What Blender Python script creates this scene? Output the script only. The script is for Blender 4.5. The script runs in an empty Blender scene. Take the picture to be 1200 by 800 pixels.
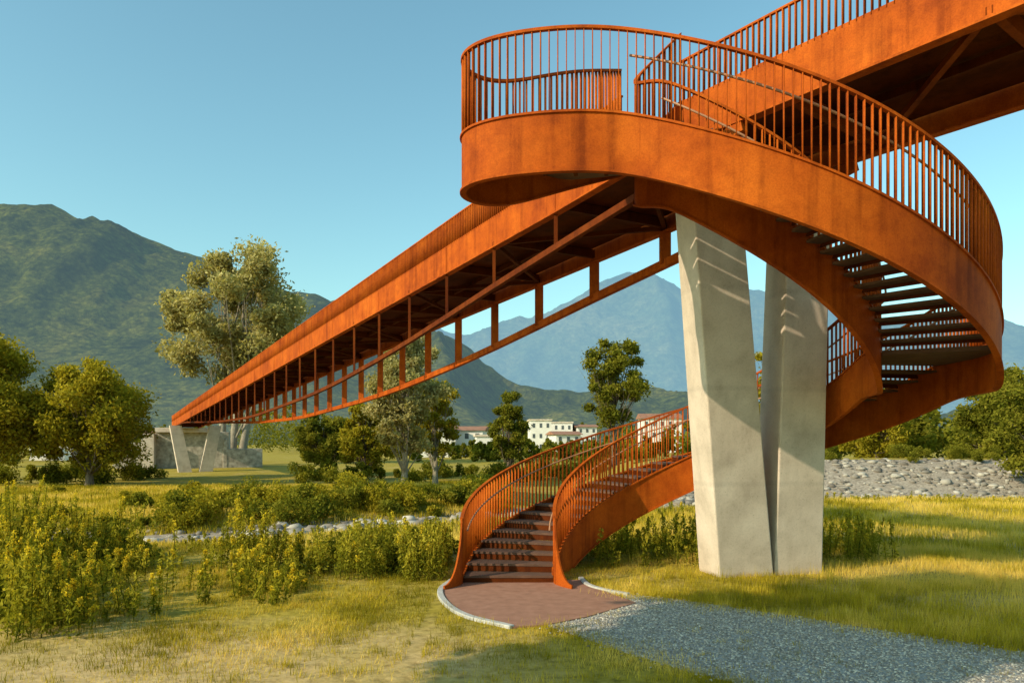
import bpy, math, random
import numpy as np
from mathutils import Vector
rng=np.random.default_rng(7); random.seed(7)
S=bpy.context.scene
S.view_settings.view_transform='Standard'; S.view_settings.look='None'; S.view_settings.exposure=0

# ---------------------------------------------------------------- noise
def _h(i,j,s):
    n=(i*374761393+j*668265263+s*1442695041)&0xFFFFFFFF
    n=((n^(n>>13))*1274126177)&0xFFFFFFFF
    return ((n^(n>>16))&0xFFFF)/65535.0
def vnoise(x,y,s=0):
    x=np.asarray(x,float);y=np.asarray(y,float)
    xi=np.floor(x).astype(np.int64);yi=np.floor(y).astype(np.int64)
    fx=x-xi;fy=y-yi;fx=fx*fx*(3-2*fx);fy=fy*fy*(3-2*fy)
    return (_h(xi,yi,s)*(1-fx)+_h(xi+1,yi,s)*fx)*(1-fy)+(_h(xi,yi+1,s)*(1-fx)+_h(xi+1,yi+1,s)*fx)*fy
def fbm(x,y,o=5,s=0):
    t=0;a=.5
    for k in range(o):
        t=t+a*vnoise(x*2**k,y*2**k,s+k);a*=.5
    return t
def ss(t): t=np.clip(t,0,1); return t*t*(3-2*t)

# ---------------------------------------------------------------- materials
def newmat(name):
    m=bpy.data.materials.new(name);m.use_nodes=True
    nt=m.node_tree;b=nt.nodes['Principled BSDF'];return m,nt,b
def N(nt,t,**k):
    n=nt.nodes.new(t)
    for a,v in k.items(): setattr(n,a,v)
    return n
def ramp(nt,fac,stops):
    r=N(nt,'ShaderNodeValToRGB');e=r.color_ramp.elements
    e[0].position=stops[0][0];e[0].color=(*stops[0][1],1)
    e[1].position=stops[-1][0];e[1].color=(*stops[-1][1],1)
    for p,c in stops[1:-1]:
        q=e.new(p);q.color=(*c,1)
    nt.links.new(fac,r.inputs[0]);return r.outputs[0]
def noise(nt,scale,detail=5,vec=None,rough=.6):
    n=N(nt,'ShaderNodeTexNoise');n.inputs['Scale'].default_value=scale;n.inputs['Detail'].default_value=detail
    n.inputs['Roughness'].default_value=rough
    if vec is not None: nt.links.new(vec,n.inputs['Vector'])
    return n.outputs['Fac']
def coords(nt,scale=(1,1,1)):
    t=N(nt,'ShaderNodeTexCoord');m=N(nt,'ShaderNodeMapping');m.inputs['Scale'].default_value=scale
    nt.links.new(t.outputs['Object'],m.inputs['Vector']);return m.outputs[0]
def mixc(nt,fac,a,b,mode='MIX'):
    m=N(nt,'ShaderNodeMix',data_type='RGBA',blend_type=mode)
    for i,v in ((0,fac),(6,a),(7,b)):
        if isinstance(v,(int,float)): m.inputs[i].default_value=v
        elif isinstance(v,tuple): m.inputs[i].default_value=(*v,1)
        else: nt.links.new(v,m.inputs[i])
    return m.outputs[2]
def bump(nt,b,h,strength=.3,dist=.02):
    n=N(nt,'ShaderNodeBump');n.inputs['Strength'].default_value=strength;n.inputs['Distance'].default_value=dist
    nt.links.new(h,n.inputs['Height']);nt.links.new(n.outputs[0],b.inputs['Normal'])

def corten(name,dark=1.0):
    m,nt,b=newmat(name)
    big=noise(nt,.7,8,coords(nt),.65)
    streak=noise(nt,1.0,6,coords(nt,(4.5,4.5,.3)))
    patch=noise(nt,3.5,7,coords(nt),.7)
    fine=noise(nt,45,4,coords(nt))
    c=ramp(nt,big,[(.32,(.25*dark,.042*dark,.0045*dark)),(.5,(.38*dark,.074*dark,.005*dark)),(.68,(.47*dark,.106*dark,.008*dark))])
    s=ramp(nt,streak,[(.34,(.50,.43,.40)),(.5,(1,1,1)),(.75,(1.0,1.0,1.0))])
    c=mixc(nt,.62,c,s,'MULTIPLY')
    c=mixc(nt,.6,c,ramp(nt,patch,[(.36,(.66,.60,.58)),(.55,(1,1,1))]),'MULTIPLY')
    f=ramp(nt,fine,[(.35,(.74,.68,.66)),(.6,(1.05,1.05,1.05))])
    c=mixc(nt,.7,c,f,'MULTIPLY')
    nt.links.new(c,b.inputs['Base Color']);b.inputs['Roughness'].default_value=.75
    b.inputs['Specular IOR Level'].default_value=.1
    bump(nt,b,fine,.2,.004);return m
M_corten=corten('weathered_steel',1.12); M_corten_d=corten('weathered_steel_shaded',.25)  # second copy has the shade of the undersides put into its colour

def simple(name,stops,scale=4,rough=.85,bs=.3,bd=.01,sc=(1,1,1)):
    m,nt,b=newmat(name)
    v=coords(nt,sc);n=noise(nt,scale,8,v)
    nt.links.new(ramp(nt,n,stops),b.inputs['Base Color']);b.inputs['Roughness'].default_value=rough
    n2=noise(nt,scale*9,4,v);bump(nt,b,n2,bs,bd);return m
def concrete():
    m,nt,b=newmat('concrete')
    n=noise(nt,1.4,8,coords(nt));st=noise(nt,1.0,6,coords(nt,(1.8,1.8,.35)));fi=noise(nt,30,5,coords(nt))
    c=ramp(nt,n,[(.3,(.44,.36,.285)),(.5,(.565,.47,.38)),(.7,(.64,.545,.45))])
    c=mixc(nt,.5,c,ramp(nt,st,[(.3,(.66,.63,.59)),(.5,(1,1,1))]),'MULTIPLY')
    c=mixc(nt,.5,c,ramp(nt,fi,[(.33,(.72,.72,.7)),(.5,(1,1,1))]),'MULTIPLY')
    w=N(nt,'ShaderNodeTexWave',wave_type='BANDS',bands_direction='Z');w.inputs['Scale'].default_value=.16
    w.inputs['Distortion'].default_value=.1
    nt.links.new(coords(nt),w.inputs['Vector'])
    c=mixc(nt,.3,c,ramp(nt,w.outputs['Fac'],[(.0,(.7,.7,.7)),(.012,(1,1,1))]),'MULTIPLY')
    vo=N(nt,'ShaderNodeTexVoronoi');vo.inputs['Scale'].default_value=5;nt.links.new(coords(nt),vo.inputs['Vector'])
    c=mixc(nt,.6,c,ramp(nt,vo.outputs['Distance'],[(.04,(.45,.44,.42)),(.07,(1,1,1))]),'MULTIPLY')
    nt.links.new(c,b.inputs['Base Color']);b.inputs['Roughness'].default_value=.85
    bump(nt,b,fi,.2,.008);return m
M_conc=concrete()
M_kerb=simple('kerb_stone',[(.3,(.34,.34,.32)),(.7,(.50,.49,.46))],6)
M_pad=simple('resin_paving',[(.3,(.25,.115,.07)),(.55,(.31,.15,.095)),(.75,(.36,.18,.12))],5,.92,.25,.004)
M_rock=simple('wall_stone',[(.3,(.16,.14,.11)),(.5,(.32,.28,.22)),(.7,(.50,.45,.37))],1.7,.9,.5,.03)
M_bark=simple('bark',[(.3,(.07,.05,.035)),(.6,(.17,.13,.09)),(.8,(.28,.23,.17))],3,.95,.8,.04,(3,3,.6))
M_white=simple('white_render',[(.3,(.62,.59,.54)),(.7,(.76,.73,.68))],.4)
M_roof=simple('roof_tile',[(.3,(.22,.10,.06)),(.7,(.36,.17,.10))],1)
M_glass=simple('window_glass',[(.3,(.05,.06,.07)),(.7,(.10,.11,.12))],1,.2,0)
M_steel=simple('handrail_bronze',[(.3,(.34,.16,.08)),(.7,(.46,.23,.12))],5,.45,.1,.002)
M_galv=simple('galvanised_steel',[(.3,(.22,.22,.22)),(.7,(.32,.32,.31))],2,.5)
M_tread=simple('step_tread',[(.3,(.07,.034,.020)),(.6,(.125,.058,.034)),(.8,(.18,.09,.055))],3,.9)  # dark grey-brown for treads and upper landing

def leafmat(name,dark,mid,light,trans=.35):
    m=bpy.data.materials.new(name);m.use_nodes=True;nt=m.node_tree
    for n in list(nt.nodes):
        if n.type!='OUTPUT_MATERIAL': nt.nodes.remove(n)
    out=[n for n in nt.nodes][0]
    a=N(nt,'ShaderNodeAttribute',attribute_name='var')
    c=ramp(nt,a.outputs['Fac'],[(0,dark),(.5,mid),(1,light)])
    d=N(nt,'ShaderNodeBsdfDiffuse');t=N(nt,'ShaderNodeBsdfTranslucent');mx=N(nt,'ShaderNodeMixShader')
    mx.inputs[0].default_value=trans
    nt.links.new(c,d.inputs[0])
    t2=mixc(nt,1.0,c,(1.25,1.2,.6),'MULTIPLY');nt.links.new(t2,t.inputs[0])
    nt.links.new(d.outputs[0],mx.inputs[1]);nt.links.new(t.outputs[0],mx.inputs[2]);nt.links.new(mx.outputs[0],out.inputs[0])
    return m
ML_yel=leafmat('leaves_yellow_green',(.13,.125,.012),(.31,.255,.020),(.52,.41,.045),.4)
ML_grn=leafmat('leaves_green',(.06,.075,.012),(.18,.175,.018),(.34,.29,.04),.4)
ML_wil=leafmat('leaves_willow',(.17,.15,.06),(.38,.33,.13),(.60,.52,.24),.4)
ML_weed=leafmat('weed_leaves',(.08,.095,.012),(.25,.235,.020),(.50,.41,.045),.4)
ML_flow=leafmat('weed_flowers',(.60,.43,.02),(.72,.53,.03),(.82,.63,.06))
ML_grass=leafmat('grass_blades',(.22,.185,.013),(.50,.375,.028),(.74,.53,.12),.3)

# ---------------------------------------------------------------- mesh helpers
def link(ob,parent=None):
    S.collection.objects.link(ob)
    if parent is not None: ob.parent=parent
    return ob
def empty(name):
    e=bpy.data.objects.new(name,None);link(e);return e
def mesh_np(name,verts,faces,mat,parent=None,var=None,smooth=False):
    verts=np.asarray(verts,np.float32).reshape(-1,3);faces=np.asarray(faces,np.int32)
    k=faces.shape[1];me=bpy.data.meshes.new(name)
    me.vertices.add(len(verts));me.vertices.foreach_set('co',verts.ravel())
    me.loops.add(faces.size);me.loops.foreach_set('vertex_index',faces.ravel())
    me.polygons.add(len(faces));me.polygons.foreach_set('loop_start',np.arange(0,faces.size,k,dtype=np.int32))
    me.polygons.foreach_set('loop_total',np.full(len(faces),k,np.int32))
    if smooth: me.polygons.foreach_set('use_smooth',np.ones(len(faces),bool))
    me.update(calc_edges=True)
    if var is not None:
        for kk,vv in (var.items() if isinstance(var,dict) else [('var',var)]):
            at=me.attributes.new(kk,'FLOAT','POINT');at.data.foreach_set('value',np.asarray(vv,np.float32))
    me.materials.append(mat)
    return link(bpy.data.objects.new(name,me),parent)
class Acc:
    def __init__(s): s.v=[];s.f=[]
    def hexa(s,p):
        o=len(s.v);s.v+= [tuple(q) for q in p]
        s.f+=[(o,o+3,o+2,o+1),(o+4,o+5,o+6,o+7)]+[(o+i,o+(i+1)%4,o+4+(i+1)%4,o+4+i) for i in range(4)]
    def box(s,c,sx,sy,sz,ang=0):
        ca,sa=math.cos(ang),math.sin(ang);P=[]
        for z in (-sz/2,sz/2):
            for x,y in ((-sx/2,-sy/2),(sx/2,-sy/2),(sx/2,sy/2),(-sx/2,sy/2)):
                P.append((c[0]+x*ca-y*sa,c[1]+x*sa+y*ca,c[2]+z))
        s.hexa(P)
    def beam(s,a,b,w,h):
        a=Vector(a);b=Vector(b);d=(b-a).normalized()
        up=Vector((0,0,1))
        if abs(d.z)>.95: up=Vector((1,0,0))
        r=d.cross(up).normalized()*(w/2);u=r.cross(d).normalized()*(h/2)
        s.hexa([a-r-u,b-r-u,b+r-u,a+r-u,a-r+u,b-r+u,b+r+u,a+r+u])
    def tube(s,pts,rad,n=7):
        pts=[Vector(p) for p in pts];o=len(s.v)
        for i,p in enumerate(pts):
            d=(pts[min(i+1,len(pts)-1)]-pts[max(i-1,0)]).normalized()
            up=Vector((0,0,1)) if abs(d.z)<.9 else Vector((1,0,0))
            r=d.cross(up).normalized();u=r.cross(d)
            for k in range(n):
                a=2*math.pi*k/n;s.v.append(tuple(p+(r*math.cos(a)+u*math.sin(a))*rad[i]))
        for i in range(len(pts)-1):
            for k in range(n):
                s.f.append((o+i*n+k,o+i*n+(k+1)%n,o+(i+1)*n+(k+1)%n,o+(i+1)*n+k))
    def ribbon(s,pts,z0,z1,th):
        n=len(pts);o=len(s.v)
        for i in range(n):
            a=pts[max(i-1,0)];b=pts[min(i+1,n-1)];dx,dy=b[0]-a[0],b[1]-a[1];l=math.hypot(dx,dy) or 1
            nx,ny=-dy/l*th/2,dx/l*th/2;x,y=pts[i]
            s.v+=[(x-nx,y-ny,z0[i]),(x+nx,y+ny,z0[i]),(x+nx,y+ny,z1[i]),(x-nx,y-ny,z1[i])]
        for i in range(n-1):
            for k in range(4):
                s.f.append((o+4*i+k,o+4*i+(k+1)%4,o+4*i+4+(k+1)%4,o+4*i+4+k))
        s.f+=[(o,o+3,o+2,o+1),(o+4*n-4,o+4*n-3,o+4*n-2,o+4*n-1)]
    def poly(s,pts,z0,z1):
        n=len(pts);o=len(s.v)
        s.v+=[(x,y,z0) for x,y in pts]+[(x,y,z1) for x,y in pts]
        s.f.append(tuple(range(o+n-1,o-1,-1)));s.f.append(tuple(range(o+n,o+2*n)))
        for i in range(n): s.f.append((o+i,o+(i+1)%n,o+n+(i+1)%n,o+n+i))
    def done(s,name,mat,parent=None,smooth=False,bevel=0):
        me=bpy.data.meshes.new(name);me.from_pydata(s.v,[],s.f);me.materials.append(mat);me.update()
        if smooth:
            for p in me.polygons:p.use_smooth=True
            if smooth=='angle': me.set_sharp_from_angle(angle=math.radians(35))
        ob=link(bpy.data.objects.new(name,me),parent)
        if bevel:
            b=ob.modifiers.new('bevel','BEVEL');b.width=bevel;b.segments=2;b.limit_method='ANGLE'
        return ob
def catmull(P,n=8):
    P=[np.array(p,float) for p in P];P=[2*P[0]-P[1]]+P+[2*P[-1]-P[-2]];out=[]
    for i in range(1,len(P)-2):
        for k in range(n):
            t=k/n;a,b,c,d=P[i-1:i+3]
            out.append(.5*((2*b)+(c-a)*t+(2*a-5*b+4*c-d)*t*t+(3*b-a-3*c+d)*t**3))
    out.append(P[-2]);return out
def resample(P,step):
    P=np.array(P);d=np.r_[0,np.cumsum(np.linalg.norm(np.diff(P[:,:2],axis=0),axis=1))]
    n=max(2,int(d[-1]/step)+1);t=np.linspace(0,d[-1],n)
    return np.stack([np.interp(t,d,P[:,k]) for k in range(P.shape[1])],1)

# ---------------------------------------------------------------- terrain
def bank(x): 
    return np.clip(28+.66*x+1.6*(fbm(x*.15+3,x*0+1,3,5)-.45),18.6,39)
def G(x,y):
    x=np.asarray(x,float);y=np.asarray(y,float)
    yn=bank(x);yf=yn+14+2*fbm(x*.1,x*0+7,3,9)
    near=1-ss((np.hypot(x-2,(y-13))-5)/6)
    z=.18*(fbm(x*.25,y*.25,4,1)-.47)*(1-near)
    z=z-1.15*ss((y-yn)/4.5)
    tgt=-.75+2.2*ss((x-4)/9)
    z=z+ss((y-yf)/(5+6*ss((x-4)/9)))*(tgt+1.15)
    ch=ss((y-yn)/3)*(1-ss((y-yf)/4))
    z=z+ch*.5*(fbm(x*.5,y*.5,4,3)-.45)
    z=z+ss((y-70)/60)*(-tgt)*1.0
    far=ss((y-130)/400)*6*(fbm(x*.01,y*.01,3,8)-.3)
    return z+far
def gz(x,y): return float(G(np.array([x]),np.array([y]))[0])
u=np.linspace(-1,1,420);gx=np.sinh(u*7.2)/np.sinh(7.2)*6000+2
u=np.linspace(0,1,420);gy=-30+ (np.sinh((u-.22)*8)/np.sinh(.78*8)*7000+40)
gy=np.sort(gy);gy=gy[gy>-80]
gy=np.unique(np.r_[gy,np.arange(5,72,.22)]);gx=np.unique(np.r_[gx,np.arange(-30,50,.3)])
X,Y=np.meshgrid(gx,gy);Z=G(X,Y)
yn=bank(X)
stone=ss((Y-yn-.2)/1.5)*(1-ss((Y-(yn+14.5+3*fbm(X*.12,Y*.12,3,2)+10*ss((X-4)/9)))/2))
stone=stone*(1-.8*(fbm(X*.35,Y*.35,3,12)>.62)*(X<4))
dry=ss((13.5-Y)/4)*ss((1.5-X)/3)*.8+ss((X-3)/6)*.40*(Y<yn)
nx,ny=X.shape[1],X.shape[0]
idx=np.arange(nx*ny).reshape(ny,nx)
F=np.stack([idx[:-1,:-1],idx[:-1,1:],idx[1:,1:],idx[1:,:-1]],-1).reshape(-1,4)
m,nt,b=newmat('ground')
v=coords(nt)
n1=noise(nt,.35,8,v);n2=noise(nt,6,8,v);n3=noise(nt,45,4,v)
dr=N(nt,'ShaderNodeAttribute',attribute_name='dry').outputs['Fac'];st=N(nt,'ShaderNodeAttribute',attribute_name='stone').outputs['Fac']
g=ramp(nt,n2,[(.3,(.16,.13,.018)),(.5,(.34,.26,.035)),(.72,(.47,.35,.07))])
d=ramp(nt,n2,[(.3,(.34,.23,.09)),(.5,(.52,.37,.17)),(.72,(.62,.46,.23))])
ma=N(nt,'ShaderNodeMath',operation='MULTIPLY_ADD');nt.links.new(n1,ma.inputs[0]);ma.inputs[1].default_value=2.2;ma.inputs[2].default_value=-1.1
ad=N(nt,'ShaderNodeMath',operation='ADD',use_clamp=True);nt.links.new(ma.outputs[0],ad.inputs[0]);nt.links.new(dr,ad.inputs[1])
c=mixc(nt,ad.outputs[0],g,d)
vo=N(nt,'ShaderNodeTexVoronoi');vo.inputs['Scale'].default_value=2.6;nt.links.new(v,vo.inputs['Vector'])
vo2=N(nt,'ShaderNodeTexVoronoi');vo2.inputs['Scale'].default_value=7;nt.links.new(v,vo2.inputs['Vector'])
sc=mixc(nt,.5,ramp(nt,n2,[(.3,(.17,.13,.09)),(.6,(.36,.29,.215)),(.75,(.45,.38,.29))]),ramp(nt,vo.outputs['Color'],[(0,(.15,.12,.09)),(1,(.47,.40,.32))]))
sc=mixc(nt,.5,sc,ramp(nt,vo2.outputs['Color'],[(0,(.12,.10,.08)),(1,(.52,.44,.35))]))
c=mixc(nt,st,c,sc)
nt.links.new(c,b.inputs['Base Color']);b.inputs['Roughness'].default_value=.95;b.inputs['Specular IOR Level'].default_value=.1
bump(nt,b,n2,.6,.05)
mesh_np('ground',np.stack([X,Y,Z],-1),F,m,var={'stone':stone.ravel(),'dry':dry.ravel()},smooth=True)

# ---------------------------------------------------------------- mountains
MT={}
def mountain(name,x0,x1,y0,depth,ctrl,nx,ny,mat,amp,seed,fs):
    xs=np.linspace(x0,x1,nx);t=np.linspace(0,1,ny)
    cx=[c[0] for c in ctrl];cz=[c[1] for c in ctrl]
    XX,T=np.meshgrid(xs,t);YY=y0+T*depth
    R=np.interp(XX/ (y0+depth*.6)*1000,cx,cz)*(y0+depth*.6)/1000
    prof=np.where(T<.6,ss(T/.6)*.35+.65*(T/.6),1-ss((T-.6)/.4)*.8)
    f=fbm(XX/fs,YY/fs,8,seed); rid=1-np.abs(2*fbm(XX/fs*1.7+9,YY/fs*.8,7,seed+20)-1)
    ZZ=R*prof+amp*((f-.48)*1.3+(rid-.8)*1.4)*np.clip(prof*1.3,0,1)*np.where(T<.55,1,.5)
    ZZ=ZZ-8*(T==0)
    MT[name]=(XX,YY,ZZ)
    idx=np.arange(nx*ny).reshape(ny,nx);F=np.stack([idx[:-1,:-1],idx[:-1,1:],idx[1:,1:],idx[1:,:-1]],-1).reshape(-1,4)
    return mesh_np(name,np.stack([XX,YY,ZZ],-1),F,mat,smooth=True)
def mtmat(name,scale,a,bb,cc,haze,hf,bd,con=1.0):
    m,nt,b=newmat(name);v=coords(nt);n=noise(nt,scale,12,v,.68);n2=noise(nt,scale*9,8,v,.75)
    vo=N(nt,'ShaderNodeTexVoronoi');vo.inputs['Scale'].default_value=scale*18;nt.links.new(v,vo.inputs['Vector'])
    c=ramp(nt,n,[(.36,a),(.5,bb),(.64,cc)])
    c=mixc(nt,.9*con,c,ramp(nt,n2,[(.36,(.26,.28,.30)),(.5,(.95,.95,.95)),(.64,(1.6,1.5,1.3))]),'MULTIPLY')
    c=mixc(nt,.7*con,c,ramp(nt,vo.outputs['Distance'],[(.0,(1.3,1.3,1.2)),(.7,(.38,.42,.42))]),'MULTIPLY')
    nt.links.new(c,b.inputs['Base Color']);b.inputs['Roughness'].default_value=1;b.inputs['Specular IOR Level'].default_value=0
    b.inputs['Emission Color'].default_value=(*haze,1);b.inputs['Emission Strength'].default_value=hf  # aerial haze painted on as a constant glow of the slope
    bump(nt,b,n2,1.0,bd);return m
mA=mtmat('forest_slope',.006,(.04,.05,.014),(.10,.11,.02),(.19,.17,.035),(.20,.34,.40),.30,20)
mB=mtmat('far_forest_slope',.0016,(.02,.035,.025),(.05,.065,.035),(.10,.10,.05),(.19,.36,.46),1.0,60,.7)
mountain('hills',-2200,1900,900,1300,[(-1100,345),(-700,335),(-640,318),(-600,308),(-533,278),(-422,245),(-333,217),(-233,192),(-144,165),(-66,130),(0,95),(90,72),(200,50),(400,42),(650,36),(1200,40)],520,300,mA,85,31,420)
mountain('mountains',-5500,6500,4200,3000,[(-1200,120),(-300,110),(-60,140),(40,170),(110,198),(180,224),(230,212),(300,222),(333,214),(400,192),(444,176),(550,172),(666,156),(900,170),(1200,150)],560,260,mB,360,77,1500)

# ---------------------------------------------------------------- bridge
br=empty('pedestrian_bridge')
KN=np.array([2.43,14.6]);KF=np.array([5.09,16.38])
dn=np.array([.8,-1.]);df=np.array([-.548,1.])
st=[]
for i in range(11,0,-1):
    s=2.34*i; st.append((KN+dn*s,np.array([4.93,16.6])+dn*s,8.15+.03*s,-s))
st.append((KN,KF,8.13,0.))
TF=84.5;nf=32
for i in range(1,nf+1):
    t=i*TF/nf; st.append((KN+df*t,np.array([5.19,16.14])+df*t,8.08-.0379*t,t))
npts=[s[0] for s in st];fpts=[s[1] for s in st];zb=[s[2] for s in st];ts=[s[3] for s in st]
PH=.80;RH=.72
ct=[-4,1.4,6.1,11.1,20.1,35.3,48.7,71.7,86];cz=[8.0,7.35,6.78,6.05,5.18,4.53,4.62,5.24,5.0]
_tt=np.linspace(-4,86,300);_cc=np.interp(_tt,ct,cz)
k=np.ones(25)/25;_cs=np.convolve(np.pad(_cc,12,'edge'),k,'valid')
def chz(t): return float(np.interp(t,_tt,_cs))
a=Acc()
i0=ts.index(0.)
op_a=np.array([3.05,13.83]);op_b=np.array([2.16,15.09])
a.ribbon(npts[:i0]+[op_a],zb[:i0]+[8.15],[z+PH for z in zb[:i0]]+[8.15+PH],.05)
a.ribbon([op_a,KN,op_b],[8.15,8.13,8.11],[8.5,8.5,8.5],.05)
a.ribbon([op_b]+npts[i0+1:],[8.11]+zb[i0+1:],[8.11+PH]+[z+PH for z in zb[i0+1:]],.05)
a.done('side_plate_west',M_corten,br)
a=Acc();a.ribbon(fpts,zb,[z+PH for z in zb],.05);a.done('side_plate_east',M_corten,br)
# vertical plate joints: slim cover strips on the outer face
a=Acc()
for i in range(len(st)):
    if i in (i0,) or i%2: continue
    p=npts[i];t_=npts[min(i+1,len(npts)-1)]-npts[max(i-1,0)];t_=t_/np.linalg.norm(t_);nn=np.array([-t_[1],t_[0]])
    if nn[0]>0: nn=-nn
    c=p+nn*.03
    a.box((c[0],c[1],zb[i]+PH/2),.06,.012,PH-.06,math.atan2(t_[1],t_[0]))
a.done('joint_strips',M_corten,br)
a=Acc()
for i in range(len(st)-1):
    for P in (npts,fpts):
        p,q=P[i],P[i+1]
        a.beam((p[0],p[1],zb[i]-.02),(q[0],q[1],zb[i+1]-.02),.2,.035)
a.done('plate_flanges',M_corten,br)
a=Acc()
for i in range(len(st)-1):
    n0,n1,f0,f1=npts[i],npts[i+1],fpts[i],fpts[i+1]
    e=.03
    def mixp(p,q,k): return p+(q-p)*k
    z0,z1=zb[i]+.33,zb[i+1]+.33
    P=[mixp(n0,f0,e),mixp(f0,n0,e),mixp(f1,n1,e),mixp(n1,f1,e)]
    zz=[z0,z0,z1,z1]
    a.hexa([(p[0],p[1],z) for p,z in zip(P,zz)]+[(p[0],p[1],z+.07) for p,z in zip(P,zz)])
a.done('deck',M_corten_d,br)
a=Acc();ad_=Acc()
for i in range(len(st)):
    p,q=npts[i],fpts[i];z=zb[i]+.2
    aa=a if ts[i]<0 else ad_
    aa.beam((p[0],p[1],z),(q[0],q[1],z),.12,.22)
    if i<len(st)-1:
        p2,q2=npts[i+1],fpts[i+1];z2=zb[i+1]+.12
        if i%2: aa.beam((p[0],p[1],z-.1),(q2[0],q2[1],z2-.02),.1,.1)
        else: aa.beam((q[0],q[1],z-.1),(p2[0],p2[1],z2-.02),.1,.1)
        mp=(p+q)/2;mq=(p2+q2)/2
        ad_.beam((mp[0],mp[1],z+.02),(mq[0],mq[1],z2+.1),.08,.14)
M_corten_m=corten('weathered_steel_half_shaded',.55)  # same steel, part of the under-deck shade mixed into the colour
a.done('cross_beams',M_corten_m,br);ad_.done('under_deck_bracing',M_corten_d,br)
a=Acc();b2=Acc();b3=Acc()
for i in range(i0,len(st)-1):
    t0,t1=ts[i],ts[i+1]
    if t0>74: break
    z0,z1=chz(t0),chz(t1)
    z1=min(z1,zb[i+1]-.08)
    z0=min(z0,zb[i]-.08)
    a.beam((fpts[i][0],fpts[i][1],z0),(fpts[i+1][0],fpts[i+1][1],z1),.16,.2)
    b3.beam((npts[i][0],npts[i][1],z0),(npts[i+1][0],npts[i+1][1],z1),.12,.14)
    if zb[i]-z0>.2:
        b2.beam((fpts[i][0],fpts[i][1],z0),(fpts[i][0],fpts[i][1],zb[i]),.16,.26)
        b3.beam((npts[i][0],npts[i][1],z0),(npts[i][0],npts[i][1],zb[i]),.08,.08)
a.beam((KN[0],KN[1],chz(0)),(KN[0]+.8*1.8,KN[1]-1.8,8.1),.16,.2)
a.beam((KF[0],KF[1],chz(0)),(KF[0]+.8*1.8,KF[1]-1.8,8.1),.16,.2)
M_corten_n=corten('weathered_steel_shaded_posts',.38)  # near truss steel, darkened in colour to stand for shade below the plate
a.done('lower_chords',M_corten,br);b2.done('truss_posts',M_corten,br);b3.done('thin_posts_and_chord',M_corten_n,br)
def boxes_np(name,xy,tan,z0,z1,w,d,mat,parent):
    n=len(xy);t=tan/np.linalg.norm(tan,axis=1,keepdims=True);nn=np.stack([-t[:,1],t[:,0]],1)
    V=np.zeros((n,8,3));c=[(-1,-1),(1,-1),(1,1),(-1,1)]
    for k,(p,q) in enumerate(c):
        xy2=xy+t*p*w/2+nn*q*d/2
        V[:,k,:2]=xy2;V[:,k,2]=z0;V[:,k+4,:2]=xy2;V[:,k+4,2]=z1
    base=np.array([(0,3,2,1),(4,5,6,7),(0,1,5,4),(1,2,6,5),(2,3,7,6),(3,0,4,7)])
    F=(base[None]+(np.arange(n)*8)[:,None,None]).reshape(-1,4)
    return mesh_np(name,V.reshape(-1,3),F,mat,parent)
def rail(curve,name,parent,skip=None,step=.11,rh=RH):
    R=resample(curve,step)
    tan=np.gradient(R[:,:2],axis=0)
    k=np.ones(len(R),bool)
    if skip: k=~np.array([skip(p) for p in R])
    boxes_np(name+'_balusters',R[k,:2],tan[k],R[k,2]-.05,R[k,2]+rh,.016,.06,M_corten,parent)
def inopen(p): return 13.8<p[1]<15.1 and p[0]<3.2
cn=[(p[0],p[1],z+PH) for p,z in zip(npts,zb)];cf=[(p[0],p[1],z+PH) for p,z in zip(fpts,zb)]
rail(cn,'railing_west',br,inopen);rail(cf,'railing_east',br)
a=Acc()
for C in (cn,cf):
    for i in range(len(C)-1):
        p,q=C[i],C[i+1]
        if C is cn and i0-1<=i<=i0: continue
        a.beam((p[0],p[1],p[2]+RH),(q[0],q[1],q[2]+RH),.06,.035)
a.beam((cn[i0-1][0],cn[i0-1][1],cn[i0-1][2]+RH),(3.05,13.83,8.95+RH),.06,.035)
a.beam((2.16,15.09,8.91+RH),(cn[i0+1][0],cn[i0+1][1],cn[i0+1][2]+RH),.06,.035)
a.done('top_rails',M_corten,br)

# ---------------------------------------------------------------- spiral staircase
sp=empty('spiral_staircase')
C=np.array([3.95,15.4]);RO,RI=4.95,3.10
LW=7.5
WA=[-20,0,180,207,298.5,400];WZ=[0,0,4.5,4.5,LW,LW]
def w(a): return float(np.interp(a,WA,WZ))
def pol(a,r):
    if r>4 and a>262: r=r-.11*((a-262)/36.5)**1.5
    ph=math.radians(180-a);return np.array([C[0]+r*math.cos(ph),C[1]+r*math.sin(ph)])
A=np.arange(-2,298.6,1.5)
outer=[(*pol(x,RO),w(x)+.12) for x in A]
lobe=catmull([tuple(pol(298.5,RO)),(1.15,11.08),(.60,11.12),(.03,11.26),(-.54,11.50),(-.87,12.0),(-.72,12.58),(-.16,12.92),(.45,13.15),(1.25,13.8),(2.12,15.05)],8)
def dist(P):
    P=np.array([p[:2] for p in P]);return np.r_[0,np.cumsum(np.linalg.norm(np.diff(P,axis=0),axis=1))]
dl=dist(lobe);i_r=8*7
outer+=[(p[0],p[1],LW+.12+(8.91-LW-.12)*max(0,(dl[i]-dl[i_r])/(dl[-1]-dl[i_r]))) for i,p in enumerate(lobe)][1:]
inner=[(*pol(x,RI),w(x)+.12) for x in A]
il=catmull([tuple(pol(298.5,RI)),(2.18,12.80),(2.02,12.98),(2.14,13.22),(2.55,13.5),(3.02,13.80)],6)
di=dist(il)
inner+=[(p[0],p[1],LW+.12+(8.95-LW-.12)*max(0,(di[i]-di[12])/(di[-1]-di[12]))) for i,p in enumerate(il)][1:]
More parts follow.
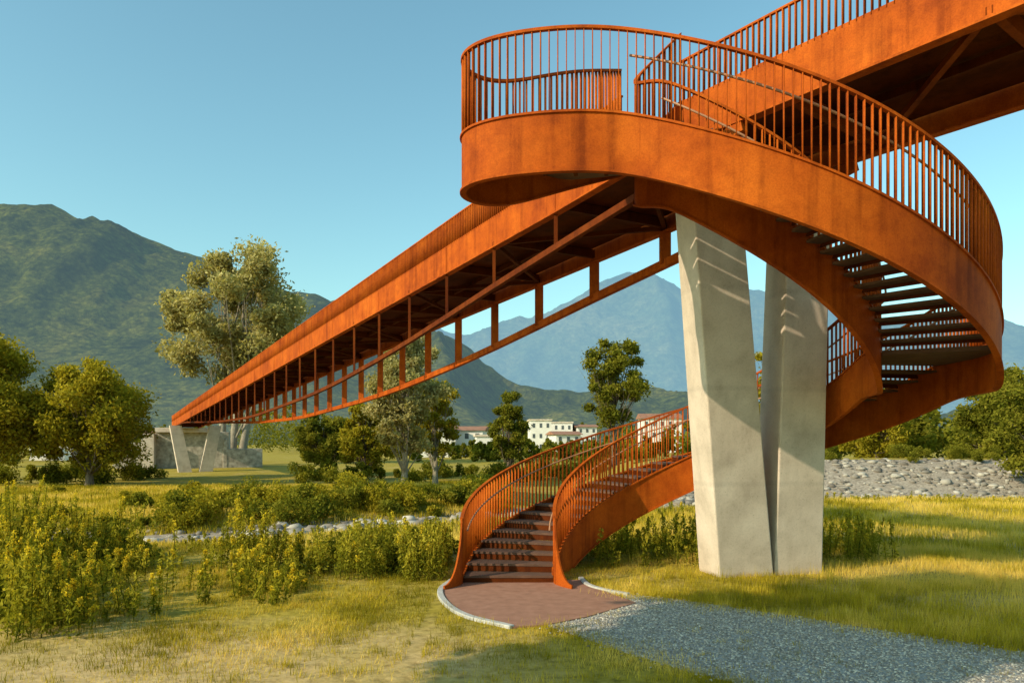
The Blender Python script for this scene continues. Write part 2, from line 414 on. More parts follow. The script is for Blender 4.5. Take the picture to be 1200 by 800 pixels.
def smoothc(curve,step,it,lo):
    R=resample(curve,step)
    for _ in range(it):
        Q=R.copy();Q[1:-1]=(R[:-2]+2*R[1:-1]+R[2:])/4
        k=np.arange(len(R))<int(lo*len(R));Q[k]=R[k];R=Q
    return [tuple(p) for p in R]
outer=smoothc(outer,.11,26,.35);inner=smoothc(inner,.08,12,.35)
SH=.88;RR=1.2
def stringer(curve,name,side):
    a=Acc();P=[(c[0],c[1]) for c in curve]
    z1=[c[2] for c in curve];z0=[max(.0,c[2]-SH) if c[2]>.5 else 0.0 for c in curve]
    z1=[max(z,.22) for z in z1]
    a.ribbon(P,z0,z1,.04);a.done(name,M_corten,sp,smooth='angle')
    a=Acc()
    a.ribbon(P,[z-.03 for z in z1],[z+.004 for z in z1],.10)
    Q=[i for i in range(len(P)) if z0[i]>.02]
    a.ribbon([P[i] for i in Q],[z0[i]-.004 for i in Q],[z0[i]+.03 for i in Q],.10)
    a.done(name+'_flanges',M_corten,sp)
    R=resample(curve,.125);tan=np.gradient(R[:,:2],axis=0)
    boxes_np(name+'_balusters',R[:,:2],tan,R[:,2]-.04,R[:,2]+RR,.014,.05,M_corten,sp)
    a=Acc();a.ribbon(P,[c[2]+RR-.02 for c in curve],[c[2]+RR+.025 for c in curve],.07)
    a.done(name+'_top_rail',M_corten,sp)
    p0=curve[0];n=14;pp=[];zz=[]
    for k in range(n):
        f=k/(n-1);pp.append((p0[0]+side*.30*f**1.6,p0[1]+.02-.62*f));zz.append(.10+1.26*(1-f)**2.0)
    a=Acc();a.ribbon(pp,[-.02]*n,zz,.035);a.done(name+'_foot_plate',M_corten,sp)
stringer(outer,'outer_stringer',-1);stringer(inner,'inner_stringer',1)
a=Acc()
for r,cv in ((RO-.09,A),(RI+.09,A)):
    a.tube([(*pol(x,r),w(x)+.98) for x in cv[3:]],[.019]*len(cv[3:]),6)
a.done('round_handrails',M_steel,sp,smooth=True)
a=Acc();lip=Acc()
def step(a0,a1,z,lipd=.12):
    r0,r1=RI+.03,RO-.03;ov=.35
    P=[pol(a0-ov,r1),pol(a0-ov,r0),pol(a1+ov*.6,r0),pol(a1+ov*.6,r1)]
    P=P[::-1]
    a.hexa([(p[0],p[1],z-.045) for p in P]+[(p[0],p[1],z) for p in P])
    Q=[pol(a0-ov+.2,r1),pol(a0-ov+.2,r0),pol(a0-ov+.6,r0),pol(a0-ov+.6,r1)][::-1]
    lip.hexa([(p[0],p[1],z-lipd) for p in Q]+[(p[0],p[1],z-.046) for p in Q])
n1=27
for i in range(n1-1):
    step(i*180/n1,(i+1)*180/n1,(i+1)*4.5/n1, .162 if i<14 else .13)
for i in range(6):
    a0=180-6.67+i*(27+6.67)/6;a1=a0+(27+6.67)/6
    P=[pol(a0,RO-.03),pol(a0,RI+.03),pol(a1,RI+.03),pol(a1,RO-.03)][::-1]
    a.hexa([(p[0],p[1],4.5-.08) for p in P]+[(p[0],p[1],4.5) for p in P])
n2=19
for i in range(n2-1): step(207+i*91.5/n2,207+(i+1)*91.5/n2,4.5+(i+1)*(LW-4.5)/n2,.10)
a.done('treads',M_tread,sp);lip.done('tread_risers',M_corten_d,sp)
a=Acc()
cen=np.array([.6,12.2]);i_s=next(i for i,p in enumerate(outer) if p[0]<1.75 and p[1]<13 and i>len(outer)//2)
i_e=next(i for i in range(i_s+30,len(outer)) if outer[i][0]>.9)
pl=[tuple(pol(298.5-4.8,RO-.06))]+[tuple(np.array(p[:2])*.97+.03*cen) for p in outer[i_s:i_e]]+[(1.05,13.45),(2.05,13.18),(2.05,13.0),(2.2,12.84),tuple(pol(298.5-4.8,RI+.03))]
a.poly(pl[::-1],LW-.08,LW)
L0,R0_,L1,R1_=np.array([1.0,13.5]),np.array([2.1,13.22]),np.array([2.14,14.98]),np.array([3.0,13.85])
for i in range(6):
    k0,k1=i/6,(i+1)/6;z=LW+(i+1)*(8.53-LW)/6
    P=[R0_+(R1_-R0_)*k0,R0_+(R1_-R0_)*k1,L0+(L1-L0)*k1,L0+(L1-L0)*k0]
    a.hexa([(p[0],p[1],z-.14) for p in P]+[(p[0],p[1],z) for p in P])
a.done('upper_landing',M_tread,sp)
a=Acc()
for k in range(5):
    x0=-.2+k*.5
    a.beam((x0,11.55 if x0<.3 else 11.3,LW-.2),(x0+.25,12.6,LW-.2),.06,.22)
a.beam((-.6,12.1,LW-.2),(2.1,12.3,LW-.2),.08,.2)
a.beam((.9,11.4,LW-.3),(3.6,13.9,8.1),.14,.2)
a.done('landing_beams',M_corten_d,sp)

# ---------------------------------------------------------------- concrete piers
def leg(acc,b,t,zb_,zt,wb,wt,db,dt,ux=(.877,.48)):
    u_=np.array(ux);v_=np.array([-ux[1],ux[0]]);P=[]
    for c,z,ww,dd in ((b,zb_,wb,db),(t,zt,wt,dt)):
        for p,q in ((-1,-1),(1,-1),(1,1),(-1,1)):
            xy=np.array(c)+u_*p*ww/2+v_*q*dd/2;P.append((xy[0],xy[1],z))
    acc.hexa(P)
pier=empty('concrete_pier')
UX=(.980,.199)
a=Acc();leg(a,(4.90,16.75),(3.80,15.1),-.3,8.12,1.26,1.0,1.0,.85,UX);a.done('leg_1',M_conc,pier,bevel=.03)
a=Acc();leg(a,(6.08,17.0),(5.88,15.7),-.3,8.12,1.14,.92,.92,.8,UX);a.done('leg_2',M_conc,pier,bevel=.03)

ab=empty('bridge_abutment')
e=np.array(npts[-1]);zg=-1.2
a=Acc()
p=KN+df*77;q=np.array([5.19,16.14])+df*77;m_=(p+q)/2
leg(a,m_+np.array([-.7,-.3]),p+np.array([-.4,0]),zg,5.0,1.5,1.3,1.2,1.2)
leg(a,m_+np.array([1.2,.5]),q+np.array([1.0,0]),zg,5.0,1.5,1.3,1.2,1.2)
a.done('v_legs',M_conc,ab)
a=Acc();
a.box((e[0]+1.6,e[1]+3,1.4),9,3,6.0,.3);a.box((e[0]-6.0,e[1]+2.0,.9),4.5,2.2,4.2,.3)
a.box((e[0]+7.5,e[1]+4.5,.4),5,2.2,3.6,.4)
for k in range(5): a.box((e[0]-3+k*2.2,e[1]+1.0+k*.5,1.0),.55,.8,5.0,.3)
a.done('abutment_wall',M_rock,ab,bevel=.08)
a=Acc();a.box((e[0]+1,e[1]+1.6,4.6),7,2.6,.6,.3);a.box((e[0]-2.8,e[1]-.4,1.2),1.5,2.0,5.8,.3)
a.done('bearing_block',M_conc,ab,bevel=.04)

# ---------------------------------------------------------------- pad, kerb, gravel
def sheet(name,pts,z,mat,th=None):
    a=Acc();a.poly(pts,z-.05,z);return a.done(name,mat)
arc=catmull([(-1.22,15.7),(-1.36,14.6),(-1.15,13.4),(-.72,12.4),(.0,11.66)],6)
padp=[tuple(p) for p in arc]+[(.55,11.82),(1.2,12.35),(2.17,13.45),(1.75,14.5),(1.45,15.7)]
sheet('landing_pavement',padp,.03,M_pad)
a=Acc();a.ribbon([tuple(p) for p in arc],[-.1]*len(arc),[.055]*len(arc),.11)
kr=catmull([(1.42,15.9),(1.5,15.1),(1.75,14.6),(2.15,14.15)],5)
a.ribbon([tuple(p) for p in kr],[-.1]*len(kr),[.06]*len(kr),.10)
a.done('kerb',M_kerb,bevel=.012)
farE=catmull([(2.0,14.35),(3.3,13.5),(5.2,11.8),(6.9,10.2),(9.5,7.6),(12,4.5)],6)
nearE=catmull([(6,3.5),(4.4,6.5),(3.0,8.5),(1.7,10.1),(.55,11.8)],6)
gravp=[tuple(p) for p in farE]+[tuple(p) for p in nearE]+[(1.2,12.33),(2.15,13.43)]
M_grav=simple('gravel',[(.3,(.22,.21,.205)),(.5,(.37,.36,.345)),(.7,(.50,.485,.46))],22,.9,.8,.02)
sheet('gravel_path',gravp,.016,M_grav)
def inpoly(px,py,poly):
    c=np.zeros(len(px),bool);n=len(poly);j=n-1
    for i in range(n):
        xi,yi=poly[i];xj,yj=poly[j]
        cond=((yi>py)!=(yj>py))&(px<(xj-xi)*(py-yi)/((yj-yi)+1e-12)+xi)
        c^=cond;j=i
    return c
def stones(name,x,y,z,r,mat,flat=.7):
    n=len(x)
    t=(1+5**.5)/2
    ico=np.array([(-1,t,0),(1,t,0),(-1,-t,0),(1,-t,0),(0,-1,t),(0,1,t),(0,-1,-t),(0,1,-t),(t,0,-1),(t,0,1),(-t,0,-1),(-t,0,1)])/1.9
    fi=np.array([(0,11,5),(0,5,1),(0,1,7),(0,7,10),(0,10,11),(1,5,9),(5,11,4),(11,10,2),(10,7,6),(7,1,8),(3,9,4),(3,4,2),(3,2,6),(3,6,8),(3,8,9),(4,9,5),(2,4,11),(6,2,10),(8,6,7),(9,8,1)])
    V=ico[None]*(1+.45*(rng.random((n,12,1))-.5))
    sc=np.stack([rng.uniform(.7,1.3,n),rng.uniform(.7,1.3,n),rng.uniform(.5,.9,n)*flat],1)
    V=V*sc[:,None]*r[:,None,None]
    an=rng.uniform(0,6.28,n);ca,sa=np.cos(an)[:,None],np.sin(an)[:,None]
    V=np.stack([V[...,0]*ca-V[...,1]*sa,V[...,0]*sa+V[...,1]*ca,V[...,2]],-1)
    V+=np.stack([x,y,z],1)[:,None]
    F=(fi[None]+(np.arange(n)*12)[:,None,None]).reshape(-1,3)
    return mesh_np(name,V.reshape(-1,3),F,mat,var=np.repeat(rng.random(n),12))
def stonemat(name,s):
    m,nt,b=newmat(name)
    at=N(nt,'ShaderNodeAttribute',attribute_name='var')
    nt.links.new(ramp(nt,at.outputs['Fac'],[(0,tuple(s*k for k in (.20,.17,.14))),(.6,tuple(s*k for k in (.42,.375,.31))),(1,tuple(s*k for k in (.72,.66,.56)))]),b.inputs['Base Color']);b.inputs['Roughness'].default_value=.9
    return m
M_gst=stonemat('gravel_stone',.85);M_rst=stonemat('river_rock_stone',.6);M_bst=stonemat('boulder_stone',.8)
n=60000;x=rng.uniform(.3,11,n);y=rng.uniform(7.5,14.6,n);jx=x+rng.normal(0,.10,n);jy=y+rng.normal(0,.10,n)
k=inpoly(jx,jy,gravp)&~inpoly(x,y,padp);x,y=x[k],y[k]
stones('gravel_stones',x,y,np.full(len(x),.02),rng.uniform(.009,.022,len(x)),M_gst)
n=26000;x=rng.uniform(-26,52,n);y=rng.uniform(18,72,n);yn_=bank(x)
d_=y-yn_;k=(d_>.3)&(d_<16.5+9*ss((x-4)/9))&(rng.random(n)<(.25+.6*(fbm(x*.3,y*.3,3,4)>.45)+.3*(x>8)));x,y=x[k],y[k]
r=(.06+.22*rng.random(len(x))**3)*(1+.35*(x>10))
stones('river_rocks',x,y,G(x,y)+r*.1,r,M_rst)
x=np.r_[rng.uniform(-11,-1,170),rng.uniform(0,9,90),rng.uniform(-17,-5,80),rng.uniform(12,34,40)];y=bank(x)+np.r_[rng.uniform(8,15.5,170),rng.uniform(6,13,90),rng.uniform(4,12,80),rng.uniform(8,20,40)]
r=rng.uniform(.14,.45,len(x));stones('river_boulders',x,y,G(x,y)+r*.2,r,M_bst,.85)

# ---------------------------------------------------------------- leaves
def leaves(c,size,asp=.5,droop=0.):
    n=len(c);d=rng.normal(size=(n,3));d[:,2]-=droop;d/=np.linalg.norm(d,axis=1,keepdims=True)
    e=rng.normal(size=(n,3));e=np.cross(d,e);e/=np.linalg.norm(e,axis=1,keepdims=True)
    s=(size*rng.uniform(.6,1.4,n))[:,None]
    return np.stack([c-d*s,c+e*s*asp,c+d*s,c-e*s*asp],1).reshape(-1,3)
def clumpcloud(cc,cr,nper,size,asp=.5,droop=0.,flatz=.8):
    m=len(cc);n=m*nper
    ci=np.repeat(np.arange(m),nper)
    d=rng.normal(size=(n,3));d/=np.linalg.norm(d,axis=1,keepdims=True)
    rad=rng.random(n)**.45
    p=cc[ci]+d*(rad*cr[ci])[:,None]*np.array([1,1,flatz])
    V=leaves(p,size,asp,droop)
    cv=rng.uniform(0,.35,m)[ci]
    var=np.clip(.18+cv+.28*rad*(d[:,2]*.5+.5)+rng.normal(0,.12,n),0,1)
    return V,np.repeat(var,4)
def quads(name,V,var,mat,parent=None):
    F=np.arange(len(V)).reshape(-1,4);return mesh_np(name,V,F,mat,parent,var=var)
def tree(name,x,y,h,cw,cb,mat,nclump=60,nper=220,leaf=.16,lean=0.,tr=.3,droop=0.,seed=0,stems=1,clr=.17,bark=None):
    global rng
    keep=rng;rng=np.random.default_rng(seed+100)
    T=empty(name)
    z0=gz(x,y)-.15;H=h-z0
    a=Acc();cz_=(cb+h)/2;ch=(h-cb)/2
    cc=[]
    for i in range(nclump):
        while True:
            q=rng.uniform(-1,1,3);l=np.linalg.norm(q)
            if .35<l<1: break
        q=q*(1-.15*rng.random())
        prof=1.0-.28*q[2] if q[2]>0 else 1.0
        lob=1+.30*(math.sin(3*math.atan2(q[1],q[0])+seed)+.6*math.sin(5*math.atan2(q[1],q[0])+2*seed))*.5
        cc.append((x+lean*(.6+.4*q[2])+q[0]*cw/2*prof*lob,y+q[1]*cw/2*prof*lob,cz_+q[2]*ch*(.93+.1*lob)))
    cc=np.array(cc);cr=rng.uniform(.55,1.25,nclump)*cw*clr*.75
    tops=[]
    for s in range(stems):
        ox=(s-(stems-1)/2)*tr*2.2
        top=np.array([x+lean*.8+ox*2.5,y+rng.normal(0,.2),z0+H*.80])
        pts=[];rd=[]
        for k in range(9):
            f=k/8;p=np.array([x+ox,y,z0])*(1-f)+top*f+np.array([math.sin(f*4+seed+s)*.25*f*tr*3,math.cos(f*3+seed)*.2*tr*3*f,0])
            pts.append(p);rd.append(tr*(1-f)**.8*1.0+tr*.1+ (tr*.35 if k==0 else 0))
        a.tube(pts,rd,8);tops.append(pts)
    for i in range(min(nclump,34)):
        pts_=tops[i%stems];c=cc[i]
        f=np.clip((c[2]-z0)/H*.75-.12,.18,.85);b0=pts_[int(f*8)]
        mid=(b0+c)/2+np.array([0,0,-.05*cw+.1*cw*rng.random()])
        a.tube([b0,b0*.55+mid*.45,mid,mid*.4+c*.6,c],[tr*.34*(1.1-f),tr*.25,tr*.17,tr*.1,tr*.04],5)
        for k in range(2):
            e_=c+rng.normal(0,1,3)*cr[i]*.7;a.tube([mid,(mid+e_)/2+rng.normal(0,.1,3),e_],[tr*.1,tr*.06,tr*.02],4)
    a.done('trunk_and_limbs',bark or M_bark,T,smooth=True)
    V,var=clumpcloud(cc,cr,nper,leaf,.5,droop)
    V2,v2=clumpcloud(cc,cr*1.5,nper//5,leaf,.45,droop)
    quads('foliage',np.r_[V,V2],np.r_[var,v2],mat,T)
    rng=keep
M_barkl=simple('pale_bark',[(.3,(.16,.13,.09)),(.6,(.32,.27,.2)),(.8,(.45,.4,.31))],3,.95,.8,.04,(3,3,.6))
tree('willow_tree',-39.5,108,31.5,21.0,10.5,ML_wil,110,380,.27,lean=2.5,tr=.55,droop=.3,seed=5,stems=3,clr=.135,bark=M_barkl)
tree('maple_tree',-43,62,11.9,10.5,1.0,ML_yel,100,300,.16,tr=.3,seed=4)
tree('maple_tree',-35.2,64,10.2,9.4,.6,ML_yel,100,300,.16,tr=.3,seed=5)
tree('maple_tree',-39.5,74,9.5,9,.6,ML_yel,70,240,.17,tr=.3,seed=25)
tree('poplar_tree',-8.4,60,11.6,6.0,1.8,ML_wil,80,280,.14,tr=.24,seed=7,bark=M_barkl)
tree('poplar_tree',-6.6,66,9.0,4.0,1.4,ML_yel,60,240,.14,tr=.22,seed=8,bark=M_barkl)
tree('ash_tree',-.3,75,7.9,3.9,.6,ML_grn,65,240,.14,tr=.2,seed=9)
tree('ash_tree',9.6,72,13.3,6.2,4.0,ML_grn,62,260,.15,tr=.22,seed=10)
tree('ash_tree',28,82,13.2,6.4,2.6,ML_yel,60,240,.17,tr=.25,seed=11)
tree('oak_tree',39.5,56,8.0,7.4,-.2,ML_grn,90,300,.14,tr=.25,seed=12)
tree('oak_tree',46,72,9.8,8,.4,ML_grn,80,260,.17,tr=.25,seed=13)
tree('oak_tree',37,78,8.6,7,.4,ML_yel,60,240,.17,tr=.25,seed=18)
tree('oak_tree',-20.5,84,6.6,6.5,.2,ML_grn,60,240,.17,tr=.2,seed=14)
tree('oak_tree',-14.5,76,7.0,6,.4,ML_yel,60,240,.17,tr=.2,seed=15)
# unseen tree beside the viewer, added only to throw shade on the gravel
tree('shade_caster_tree',-9.2,2.0,13.2,6.6,5.6,ML_grn,80,200,.2,tr=.28,seed=16)

cc=[];cr=[]
for (xa,xb,ya,yb,ha,hb,n) in ((-140,-66,95,140,5,9,40),(-62,-50,112,125,4,6,10),(-34,24,120,150,2.6,4.4,50),(22,85,80,120,4.5,8.0,75),(-10,180,255,330,6,12,110),(-260,-20,190,320,8,15,110)):
    for i in range(n):
        x=rng.uniform(xa,xb);y=rng.uniform(ya,yb);h=rng.uniform(ha,hb);z=gz(x,y)
        m_=9
        for k in range(m_):
            f=(k+.5)/m_;r=h*.30*math.sin(math.pi*min(1,f*.75+.22))
            cc.append((x+rng.normal(0,r*.55),y+rng.normal(0,r*.55),z+h*(.1+.82*f)));cr.append(r*rng.uniform(.6,1.0))
cc=np.array(cc);cr=np.array(cr)
V,var=clumpcloud(cc,cr,56,.32,.6);quads('distant_trees',V,var,ML_grn)
def bushes(name,spec,mat,leaf,nper,seed):
    cc=[];cr=[]
    for (x,y,r,h) in spec:
        z=gz(x,y);k=7
        for i in range(k):
            an=rng.uniform(0,6.28);rr=r*rng.uniform(0,.75)
            cc.append((x+math.cos(an)*rr,y+math.sin(an)*rr,z+h*rng.uniform(.15,.85)*(1-.3*rr/r)));cr.append(r*rng.uniform(.3,.55))
    V,var=clumpcloud(np.array(cc),np.array(cr),nper,leaf,.5,flatz=.9);quads(name,V,var,mat)
sp1=[];sp1b=[]
for i in range(85):
    x=rng.uniform(-20,-1);y=float(bank(np.array(x)))+rng.uniform(16,29);h=rng.uniform(.4,1.9)*(1 if x>-16 else .6)
    (sp1 if i%2 else sp1b).append((x,y,h*.85,h))
for i in range(18):
    x=rng.uniform(-40,-20);y=rng.uniform(36,60);h=rng.uniform(.3,.9);sp1b.append((x,y,h*1.1,h))
bushes('riverside_shrubs',sp1,ML_grn,.085,190,1);bushes('riverside_shrubs',sp1b,ML_yel,.085,190,1)
sp2=[(rng.uniform(-75,-36),rng.uniform(66,80),rng.uniform(1,2),rng.uniform(1.0,2.2)) for i in range(40)]
sp2+=[(rng.uniform(-20,25),rng.uniform(66,84),rng.uniform(.8,1.8),rng.uniform(1.0,2.5)) for i in range(60)]
bushes('hedgerow',sp2,ML_grn,.12,150,1)
sp3=[(rng.uniform(26,42),rng.uniform(62,72),rng.uniform(.6,1.2),rng.uniform(.8,1.8)) for i in range(14)]
sp3+=[(rng.uniform(-17,-9),rng.uniform(17.5,20),rng.uniform(.4,.8),rng.uniform(.4,.9)) for i in range(12)]
sp3+=[(rng.uniform(-3.8,-1.8),rng.uniform(17,20),rng.uniform(.4,.7),rng.uniform(.5,1.0)) for i in range(12)]
bushes('willow_shrubs',sp3,ML_grn,.055,260,1)

# ---------------------------------------------------------------- tall weeds
def weeds(name,pos,hmin,hmax,mat,flower=.3):
    P=[];vv=[];FP=[];FV=[];a=Acc()
    for q in pos:
        x,y=q[:2];sc=q[2] if len(q)>2 else 1
        z=gz(x,y);h=rng.uniform(hmin,hmax)*sc;lx,ly=rng.normal(0,.11,2)*h
        n=int(80*h+26);f=rng.random(n)**.8
        rad=(.05+.17*(1-f)*h)*rng.random(n);an=rng.uniform(0,6.28,n)
        P.append(np.stack([x+lx*f*f+np.cos(an)*rad,y+ly*f*f+np.sin(an)*rad,z+h*f*.97],1))
        pv=rng.uniform(0,.4);vv.append(np.clip(pv+.10+.5*f+rng.normal(0,.1,n),0,1))
        a.beam((x,y,z-.05),(x+lx,y+ly,z+h),.010,.010)
        if rng.random()<flower:
            m_=70;f=rng.uniform(.78,1.04,m_);sp_=.05*(1.15-f)+.010
            FP.append(np.stack([x+lx*f+rng.normal(0,1,m_)*sp_*1.2,y+ly*f+rng.normal(0,1,m_)*sp_*1.2,z+h*f],1));FV.append(rng.random(m_))
    P=np.concatenate(P);vv=np.concatenate(vv)
    T=empty(name);quads('leaves',leaves(P,.046,.32,-.5),np.repeat(vv,4),mat,T)
    if FP: quads('flower_spikes',leaves(np.concatenate(FP),.019,.6),np.repeat(np.concatenate(FV),4),ML_flow,T)
    a.done('stems',ML_weed,T)
def scatter(n,f):
    o=[]
    while len(o)<n:
        q=f()
        if q: o.append(q)
    return o
def zoneA():
    x=rng.uniform(-13.0,-4.0);y=rng.uniform(10.8,17.6)
    lim=11.3+max(0,(x+6.6))*1.0+.8*math.sin(x*2.1)
    c=float(fbm(x*.55,y*.55,3,90))
    if y<lim or rng.random()>(c-.20)*3.4: return None
    return (x,y,float(np.clip(.62+(c-.36)*2.4,.5,1.2))*(1-.45*ss((x+6.4)/2.2)))
weeds('tall_weeds',scatter(900,zoneA),.5,1.7,ML_weed,.42)
weeds('tall_weeds',scatter(150,lambda:(rng.uniform(-3.7,-1.4),rng.uniform(15.6,18.6))),.35,1.2,ML_weed,.12)
def zoneC():
    x,y=rng.uniform(1.8,7.2),rng.uniform(17.3,22)
    return (x,y) if (x<4.4 or y>18.2) else None
weeds('tall_weeds',scatter(190,zoneC),.3,1.05,ML_weed,.12)
weeds('tall_weeds',scatter(70,lambda:(rng.uniform(7.0,9.0),rng.uniform(17.9,20.2))),.35,1.15,ML_weed,.35)
weeds('bank_weeds',scatter(300,lambda:(lambda x:(x,float(bank(np.array(x)))+rng.uniform(-3.2,.6),.5 if x<-3 else 1))(rng.uniform(-16,24))),.12,.42,ML_weed,.1)

# ---------------------------------------------------------------- grass
def grass(name,x,y,h,lean,wd,dryb):
    n=len(x);z=G(x,y);an=rng.uniform(0,6.28,n);ln=rng.uniform(.2,1.0,n)*lean*h
    dx,dy=np.cos(an),np.sin(an);px,py=-dy*wd/2,dx*wd/2
    b=np.stack([x,y,z-.005],1);V=np.zeros((n,4,3))
    V[:,0]=b+np.stack([px,py,0*px],1);V[:,1]=b-np.stack([px,py,0*px],1)
    t=b+np.stack([dx*ln,dy*ln,h],1)
    V[:,2]=t-np.stack([px,py,0*px],1)*.15;V[:,3]=t+np.stack([px,py,0*px],1)*.15
    c=fbm(x*.6,y*.6,4,40);c2=fbm(x*3,y*3,3,50)
    var=np.clip(.36+(c-.47)*2.4+(c2-.45)*1.1+dryb+rng.normal(0,.14,n),0,1)
    quads(name,V.reshape(-1,3),np.repeat(var,4),ML_grass)
def gmask(x,y):
    ok=~inpoly(x,y,gravp)&~inpoly(x,y,padp)&(y<bank(x)+1.5)
    ok&=~((np.abs(x+1.3)<.1)&(y<15.7))
    return ok
n=440000;x=rng.uniform(-13,13,n);y=6.5+rng.random(n)**1.15*15
pt=fbm(x*.8,y*.8,4,60)
k=gmask(x,y)&(np.abs(x)<y*.75+1)
dens=np.clip(.25+(pt-.40)*4,.06,1);dz=ss((11.8-y)/2.0)*ss((-x+1)/3);dens=dens*(1-.72*dz)+0
dens=np.where(x>2.2,np.clip(dens+.3,0,1),dens)
k&=rng.random(n)<dens
x,y=x[k],y[k];pt=pt[k]
dz=ss((13-y)/3)*ss((-x+1)/3);rt=ss((x-3.0)/3)
h=rng.uniform(.03,.085,len(x))*(1+1.0*np.clip(pt-.45,0,1)*2)+rt*rng.uniform(0,.12,len(x))
grass('grass',x,y,h,.8,.008,.38*dz+.20*rt)
n=150000;x=rng.uniform(-20,34,n);y=rng.uniform(20,42,n)
k=gmask(x,y);x,y=x[k],y[k]
grass('meadow_grass',x,y,rng.uniform(.08,.26,len(x))*np.where(x<-3,.6,1),.6,.022,.18+.1*ss((x-4)/5))
n=110000;x=rng.uniform(-45,0,n);y=bank(x)+rng.uniform(15.5,46,n)
grass('meadow_grass',x,y,rng.uniform(.12,.35,len(x)),.6,.04,.16)
tx=rng.uniform(2.5,20,420);ty=rng.uniform(12,32,420);i=rng.integers(0,420,16000)
x=tx[i]+rng.normal(0,.12,16000);y=ty[i]+rng.normal(0,.12,16000);k=gmask(x,y);x,y=x[k],y[k]
grass('grass_tufts',x,y,rng.uniform(.10,.34,len(x)),.5,.009,.12)
tx=rng.uniform(-9,1,260);ty=rng.uniform(9,15.5,260);i=rng.integers(0,260,9000)
x=tx[i]+rng.normal(0,.08,9000);y=ty[i]+rng.normal(0,.08,9000);k=gmask(x,y);x,y=x[k],y[k]
grass('grass_tufts',x,y,rng.uniform(.05,.16,len(x)),.7,.008,-.05)
tx=rng.uniform(1,7,70);ty=rng.uniform(8.5,13,70);i=rng.integers(0,70,1400)
x=tx[i]+rng.normal(0,.06,1400);y=ty[i]+rng.normal(0,.06,1400);k=inpoly(x,y,gravp);x,y=x[k],y[k]
grass('grass_tufts',x,y,rng.uniform(.03,.09,len(x)),.8,.008,-.1)
e=np.array([p for p in farE]);i=rng.integers(0,len(e),6200);x=e[i,0]+rng.normal(0,.26,6200);y=e[i,1]+rng.normal(0,.26,6200)
grass('edge_grass',x,y,rng.uniform(.05,.16,6200),.7,.008,.1)
e=np.array([p for p in nearE]);i=rng.integers(0,len(e),5200);x=e[i,0]+rng.normal(0,.24,5200);y=e[i,1]+rng.normal(0,.24,5200)
grass('edge_grass',x,y,rng.uniform(.03,.10,5200),.7,.008,-.05)

# ---------------------------------------------------------------- buildings
def building(name,x,y,wd,dp,h,nfl,ncol,roof='flat',ang=0,mat=None,z=None):
    B=empty(name);B.location=(x,y,(gz(x,y)-.5) if z is None else z);B.rotation_euler=(0,0,ang)
    a=Acc();a.box((0,0,h/2),wd,dp,h);a.done('walls',mat or M_white,B)
    a=Acc()
    for i in range(nfl):
        for j in range(ncol):
            xx=-wd/2+wd*(j+.5)/ncol;zz=.9+(h-.8)*(i+.5)/nfl
            a.box((xx,-dp/2-.01,zz),wd/ncol*.36,.1,(h/nfl)*.38)
    a.done('windows',M_glass,B)
    a=Acc()
    if roof=='flat': a.box((0,0,h+.2),wd+.6,dp+.6,.4);a.done('roof',M_conc,B)
    else:
        rh=wd*.14;o=.6
        P=[(-wd/2-o,-dp/2-o,h),(wd/2+o,-dp/2-o,h),(wd/2+o,dp/2+o,h),(-wd/2-o,dp/2+o,h),(-wd/2-o,-.05,h+rh),(wd/2+o,-.05,h+rh),(wd/2+o,.05,h+rh),(-wd/2-o,.05,h+rh)]
        a.hexa(P);a.done('roof',M_roof,B)
building('white_house',-16.0,165,7,9,6.4,2,3,'gable',.15)
building('white_house',-9.5,172,7,8,6.2,2,3,'gable',-.1)
building('white_house',-5.0,158,5,6,4.8,1,3,'flat',.1)
building('apartment_building',8,225,6,10,9.8,3,3,'flat',.05)
building('apartment_building',15,240,8,10,9.4,3,4,'flat',-.1)
building('white_house',22.5,238,6,8,8.2,3,3,'gable',.1)
building('white_house',12.5,185,6,8,5.4,2,3,'gable',.2)
building('white_house',46,240,12,9,11.0,3,5,'gable',.0)
building('white_house',-87,150,10,8,6,2,4,'gable',.3)
building('white_house',-78,135,9,8,5,2,3,'gable',.1)
building('white_house',-66,140,8,8,4.6,2,3,'gable',-.1)
XX,YY,ZZ=MT['hills']
def on_slope(bear,elev):
    m=np.abs(XX/YY-bear)<.004
    s=np.where(m,np.abs((ZZ-2.8)/YY-elev),9);i=np.unravel_index(np.argmin(s),s.shape)
    return float(XX[i]),float(YY[i]),float(ZZ[i])
hx,hy,hz=on_slope(-.655,.142)
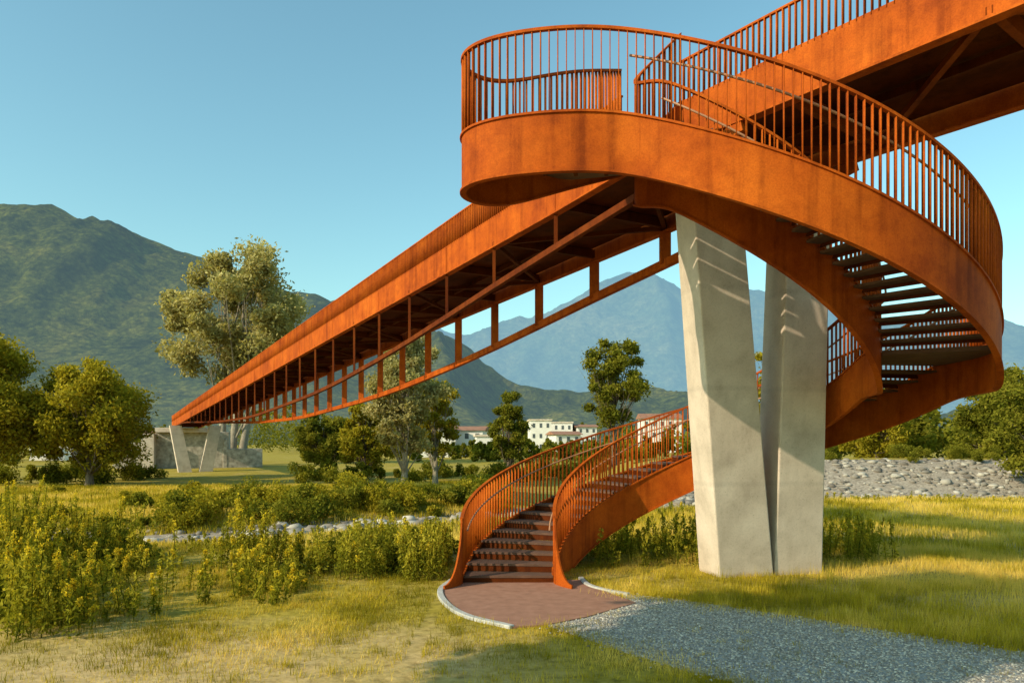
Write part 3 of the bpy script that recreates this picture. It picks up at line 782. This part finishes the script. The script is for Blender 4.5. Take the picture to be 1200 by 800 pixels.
building('white_house',hx,hy-12,26,12,18,2,4,'gable',.2,z=hz-2)
hx,hy,hz=on_slope(-.625,.130)
py_=empty('power_pylon');a=Acc();H=40;hy-=8
for s1 in (-1,1):
    for s2 in (-1,1):
        a.beam((hx+s1*3,hy+s2*3,hz-4),(hx+s1*.5,hy+s2*.5,hz+H),.8,.8)
for k in range(6):
    f=k/6;w0=3-2.5*f;w1=3-2.5*(f+1/6);z0=hz+H*f;z1=hz+H*(f+1/6)
    a.beam((hx-w0,hy-w0,z0),(hx+w1,hy-w1,z1),.5,.5);a.beam((hx+w0,hy-w0,z0),(hx-w1,hy-w1,z1),.5,.5)
for z,l in ((H*.72,8),(H*.84,7),(H*.95,5)): a.beam((hx-l,hy,hz+z),(hx+l,hy,hz+z),.8,.8)
a.done('lattice',M_galv,py_)

# ---------------------------------------------------------------- world, sun, camera
Ld=Vector((.84,.54,0)).normalized();el=math.radians(28)
L=Vector((Ld.x*math.cos(el),Ld.y*math.cos(el),-math.sin(el)))
su=bpy.data.lights.new('sun','SUN');su.energy=5.0;su.angle=math.radians(.5);su.color=(1,.84,.60)
so=bpy.data.objects.new('sun',su);so.rotation_euler=L.to_track_quat('-Z','Y').to_euler();link(so)
wd=bpy.data.worlds.new('World');S.world=wd;wd.use_nodes=True;nt=wd.node_tree
sk=N(nt,'ShaderNodeTexSky',sky_type='NISHITA');sk.sun_disc=False;sk.sun_elevation=el
sk.sun_rotation=math.atan2(-L.x,-L.y);sk.altitude=0;sk.air_density=1.15;sk.dust_density=1.3;sk.ozone_density=1.2
bg=nt.nodes['Background'];bg.inputs[1].default_value=.15
cc_=mixc(nt,1.0,sk.outputs[0],(1.12,1.56,1.34),'MULTIPLY')
nt.links.new(cc_,bg.inputs[0])
cam=bpy.data.cameras.new('camera');co=bpy.data.objects.new('camera',cam);link(co)
co.location=(0,0,2.8);co.rotation_euler=(math.radians(90),0,0)
cam.sensor_width=36;cam.lens=27;cam.shift_y=.1;cam.clip_end=30000;cam.clip_start=.1
S.camera=co
